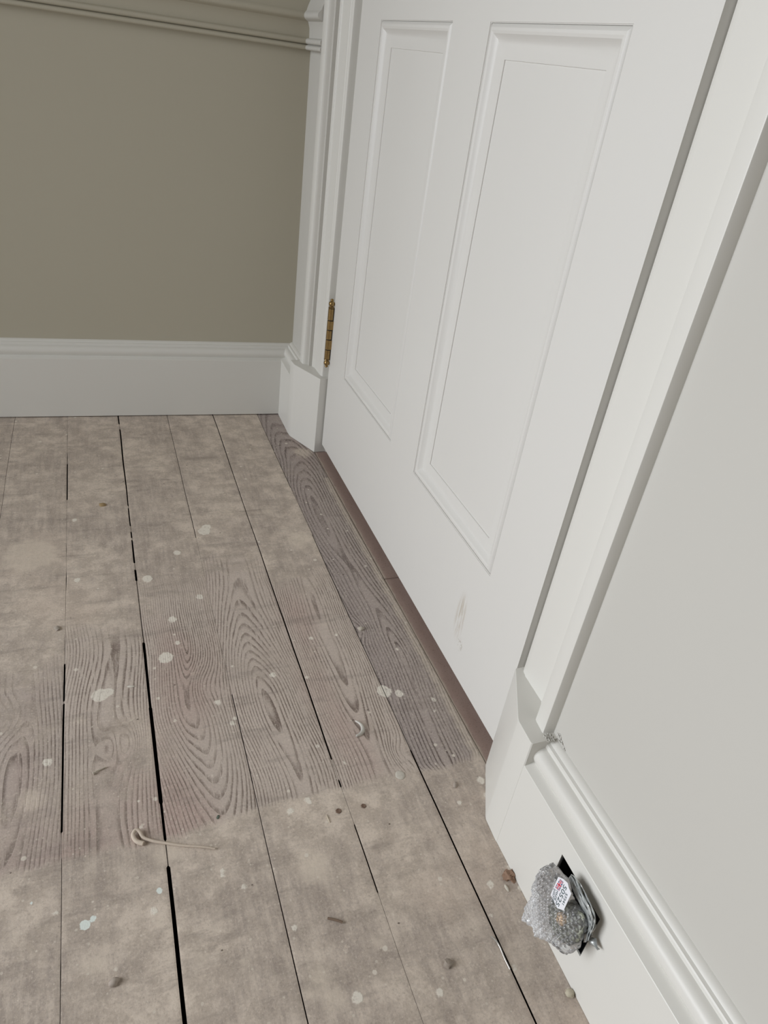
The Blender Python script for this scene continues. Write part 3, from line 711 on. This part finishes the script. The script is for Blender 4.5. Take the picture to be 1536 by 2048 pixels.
def foil():
    """grey plastic pouch squeezed between the parcel and the right side of the hole"""
    n = NT('grey_plastic_film'); P, x, y, z = n.pos(); f = n.noise(n.scale(P, (1, .4, 1)), 260, 3)
    c = n.mix(n.ss(f, .4, .65), (.34, .36, .36, 1), (.66, .68, .67, 1))
    mat = n.end(n.bsdf(c, .25, .15, .6, normal=n.bump(f, .25, .0006)))
    # centre line and half width in the plane just proud of the skirting
    inner = [(-1.2490,.1105),(-1.2545,.1085),(-1.2600,.1060),(-1.2687,.1045),(-1.2760,.1040),(-1.2821,.1035),(-1.2868,.0990),(-1.2880,.0920),(-1.2880,.0850),(-1.2905,.0770)]
    outer = [(-1.2500,.1185),(-1.2561,.1232),(-1.2625,.1228),(-1.2690,.1225),(-1.2762,.1222),(-1.2825,.1216),(-1.2885,.1190),(-1.2925,.1120),(-1.2937,.1030),(-1.2945,.0900)]
    inner = smooth_curve(inner, 4); outer = smooth_curve(outer, 4)
    bm = bmesh.new(); rows = []; K = 12
    for i, (a, b) in enumerate(zip(inner, outer)):
        row = []
        for k in range(K+1):
            t = k/K; yy = a[0]*(1-t)+b[0]*t; zz = a[1]*(1-t)+b[1]*t
            h = .0078+.0035*math.sin(math.pi*min(1, t*1.0))**.8*(1-.3*t)+.0015*noise.noise(Vector((yy*150, zz*220, 3)))+.0018*abs(math.sin(t*9+i*.15))
            # move along the wall too, so lifting off the skirting keeps it over the edge of the hole
            dh = h-.008
            row.append(bm.verts.new((PX-FACE-h, yy-.82*dh, zz+2.0*dh)))
        rows.append(row)
    for a, b in zip(rows, rows[1:]):
        for k in range(K): bm.faces.new((a[k], a[k+1], b[k+1], b[k]))
    tail = [(-1.2905,.0800),(-1.2960,.0860),(-1.3040,.0905),(-1.3046,.0925),(-1.2965,.0950),(-1.2935,.0935),(-1.2900,.0885)]
    vs = [bm.verts.new((PX-FACE-.0035-.0035*(i % 2), y, z-.002)) for i, (y, z) in enumerate(tail)]
    cv = bm.verts.new((PX-FACE-.0075, -1.2940, .0880))
    for i in range(len(vs)): bm.faces.new((cv, vs[i], vs[(i+1) % len(vs)]))
    o = finish(bm, 'plastic_pouch', mat, angle=50)
    md = o.modifiers.new('thickness', 'SOLIDIFY'); md.thickness = .0005
    tag(o, 'shiny grey plastic pouch folded behind the bubble wrap at the socket hole', 'pouch')
foil()

# crumbling filler where casing, plinth and plaster meet
def filler():
    bm = bmesh.new(); rr = random.Random(3)
    for k in range(80):
        t = rr.random()
        if k < 50: x, y, z, r = -.0235-.010*rr.random(), -1.1345-.009*rr.random(), .1655+.0008*rr.random(), .0007+.0007*rr.random()
        else: x, y, z, r = -.0200-.0010*rr.random(), -1.1400-.016*t, .1650+.010*(1-t)*rr.random(), .0006+.0008*rr.random()
        q = bmesh.ops.create_icosphere(bm, subdivisions=1, radius=r)
        for v in q['verts']: v.co = Vector((x+v.co.x*.6, y+v.co.y*(1.3+rr.random()*.3), z+v.co.z*.7))
    return struct(finish(bm, 'trim_10', M_wall, angle=80))
filler()

# ------------------------------------------------------------ debris on the boards
def tube(name, pts, rad, mat, closed=False, seg=10, sub=6):
    pts = smooth_curve(pts, sub); bm = bmesh.new(); rings = []
    nP = len(pts)
    for i, p in enumerate(pts):
        p = Vector(p); d = Vector(pts[min(i+1, nP-1)])-Vector(pts[max(i-1, 0)]); d.normalize()
        a = d.cross(Vector((0, 0, 1))); a = a.normalized() if a.length > 1e-4 else Vector((1, 0, 0)); b = a.cross(d)
        r = rad(i/(nP-1)) if callable(rad) else rad
        rings.append([bm.verts.new(p+a*r*math.cos(2*math.pi*k/seg)+b*r*math.sin(2*math.pi*k/seg)) for k in range(seg)])
    for a, b in zip(rings, rings[1:]):
        for k in range(seg): bm.faces.new((a[k], a[(k+1) % seg], b[(k+1) % seg], b[k]))
    bm.faces.new(rings[0][::-1]); bm.faces.new(rings[-1])
    return finish(bm, name, mat, angle=60)
M_str = flat('dusty_string', (.60, .51, .42), .85, nsc=400, var=.15)
z = .0018
o = tube('stick', [(-.4195,-1.0445,z), (-.4260,-1.0400,z), (-.4290,-1.0330,z+.001), (-.4262,-1.0285,z+.002), (-.4225,-1.0305,z+.002), (-.4190,-1.0375,z), (-.4100,-1.0440,z), (-.3980,-1.0497,z), (-.3815,-1.0570,z), (-.3618,-1.0640,z), (-.3496,-1.0688,z-.0008)], lambda t: .0025*(1-.62*t), M_str)
tag(o, 'thin dusty tan strip with a looped end lying across the widest board gap', 'strip')
o = tube('pin', [(-.1052,-1.2325,.0030), (-.1024,-1.2370,.0032), (-.1007,-1.2433,.0022), (-.1008,-1.2543,.0016), (-.1003,-1.2648,.0012)], .0008, flat('steel_wire', (.55, .53, .50), .3, .8, var=.1), sub=5)
tag(o, 'small bent silver wire lying along the board gap near the skirting', 'wire')
o = tube('plastic_wisp', [(-.4665,-.9438,.0014), (-.4640,-.9425,.0016), (-.4606,-.9404,.0010), (-.4525,-.9376,.0009)], lambda t: .0017 if t < .2 else .0008, flat('pale_fibre', (.52, .47, .39), .7, var=.1))
tag(o, 'tiny pale curved wisp lying left of the widest board gap', 'wisp')
o = tube('twig', [(-.2557,-1.1705,.0015), (-.2481,-1.1746,.0016), (-.2425,-1.1783,.0012)], .0012, flat('brown_sliver', (.20, .14, .10), .8))
tag(o, 'short brown splinter of wood on the dusty near boards', 'splinter')
def flake():
    bm = bmesh.new(); n = 14; rows = []
    for i in range(n+1):
        t = i/n; a = math.radians(72-175*t); r = .0130
        cx, cy = -.1570+r*math.cos(a), -.9520+r*math.sin(a)
        w_ = .0060*math.sin(math.pi*min(1, .12+t*.85))**.6+.0003
        rows.append([bm.verts.new((cx-w_*(k/4)*math.cos(a)*.9, cy-w_*(k/4)*math.sin(a)*.9, .0005+.0035*math.sin(math.pi*k/4*.8))) for k in range(5)])
    for a, b in zip(rows, rows[1:]):
        for k in range(4): bm.faces.new((a[k], a[k+1], b[k+1], b[k]))
    o = finish(bm, 'plastic_flake', flat('clear_white_plastic', (.62, .60, .55), .25, var=.1), angle=60)
    md = o.modifiers.new('t', 'SOLIDIFY'); md.thickness = .0005
    tag(o, 'curled white plastic shaving near the middle of the floor', 'shaving')
flake()
def chunk(name, x, y, sx, sy, sz, col, seed, label, cat, rot=0, rough=.85, sub=2, amp=.35, group=None):
    bm = bmesh.new(); bmesh.ops.create_icosphere(bm, subdivisions=sub, radius=1)
    for v in bm.verts:
        k = 1+amp*noise.noise(v.co*1.6+Vector((seed, 0, 0)))+amp*.6*noise.noise(v.co*3.7+Vector((0, seed, 0)))
        p = Vector((v.co.x*sx*k, v.co.y*sy*k, max(v.co.z*sz*k, -sz*.5)))
        c_, s_ = math.cos(rot), math.sin(rot)
        v.co = Vector((x+p.x*c_-p.y*s_, y+p.x*s_+p.y*c_, p.z+sz*.5-.0004))
    o = finish(bm, name, flat(name+'_material', col, rough, nsc=500, var=.2), angle=50)
    tag(o, label, cat, group)
chunk('plaster_crumb', -.4535, -1.1722, .0048, .0034, .0030, (.42,.36,.31), 1, 'pale pinkish plaster lump on the near left board', 'crumb', .6)
chunk('plaster_crumb', -.1564, -1.2432, .0046, .0042, .0036, (.33,.28,.235), 2, 'brownish grey rubble lump on the dusty boards near the bottom', 'crumb', .3)
chunk('wood_crumb', -.4400, -.3746, .0065, .0050, .0022, (.34,.24,.12), 3, 'yellow brown crumb on the boards near the back wall', 'crumb', 0)
chunk('paint_chip', -.4185, -.8180, .0048, .0020, .0009, (.66,.62,.55), 4, 'small white rectangular chip beside the widest board gap', 'chip', -.15, amp=.15)
chunk('fluff_ball', -.0554, -1.1800, .0058, .0060, .0035, (.30,.19,.13), 5, 'rusty brown fluff against the skirting below the wrapped parcel', 'fluff', 0, amp=.9, sub=3)
chunk('paint_chip', -.0645, -1.1915, .0016, .0042, .0016, (.58,.54,.46), 6, 'small cream tube-like chip just below the brown fluff', 'chip', .1, amp=.1)
chunk('wood_crumb', -.0651, -1.0606, .0022, .0050, .0018, (.42,.36,.31), 7, 'pale wood crumb near the right plinth block', 'crumb', -.5, amp=.2)
chunk('plaster_crumb', -.5079, -.6873, .0040, .0048, .0022, (.40,.35,.30), 8, 'small round plaster crumb on the far left board', 'crumb')
chunk('wood_sliver', -.2248, -1.0646, .0008, .0058, .0008, (.55,.48,.38), 9, 'tiny cream sliver beside the two nail holes', 'sliver', .1, amp=.1)
chunk('green_fleck', -.3409, -1.0321, .0016, .0028, .0008, (.12,.14,.11), 10, 'tiny dark green fleck on the third board', 'fleck', -.5, amp=.1)
chunk('paint_drop', -.1250, -1.0308, .0059, .0062, .0010, (.60,.56,.49), 11, 'round cream paint drop dried on the boards near the right plinth', 'paint drop', amp=.08, sub=3)
chunk('plaster_crumb', -.0902, -.7741, .0046, .0044, .0026, (.50,.45,.38), 12, 'pale crumb on the grained board beside the doorway', 'crumb')
chunk('plaster_crumb', -.0200, -1.0745, .0050, .0085, .0022, (.46,.42,.34), 13, 'crumbled filler at the foot of the right plinth block', 'crumb', .1, amp=.6, sub=3)
chunk('plaster_crumb', -.0545, -1.3000, .0038, .0046, .0030, (.52,.47,.36), 14, 'cream filler crumb against the skirting at the bottom right', 'crumb', 0, amp=.5)
# nail heads sunk in the boards
def nail(x, y, r, label):
    bm = bmesh.new(); seg = 16
    prof = [(r*1.5, .0001), (r*1.15, .0006), (r*.8, .0002), (r*.5, .0001), (0.0001, .0001)]
    rings = [[bm.verts.new((x+rr*math.cos(2*math.pi*i/seg)*(1+.12*math.sin(3*i)), y+rr*math.sin(2*math.pi*i/seg), zz)) for i in range(seg)] for rr, zz in prof]
    for a, b in zip(rings, rings[1:]):
        for i in range(seg): bm.faces.new((a[i], a[(i+1) % seg], b[(i+1) % seg], b[i]))
    bm.faces.new(rings[-1])
    tag(finish(bm, 'nail', flat('rusty_nail', (.19, .125, .09), .8, nsc=400)), label, 'nail')
nail(-.2108, -1.0586, .0022, 'rusty sunken nail head, left of the pair on the near boards')
nail(-.1812, -1.0597, .0020, 'rusty sunken nail head, right of the pair on the near boards')
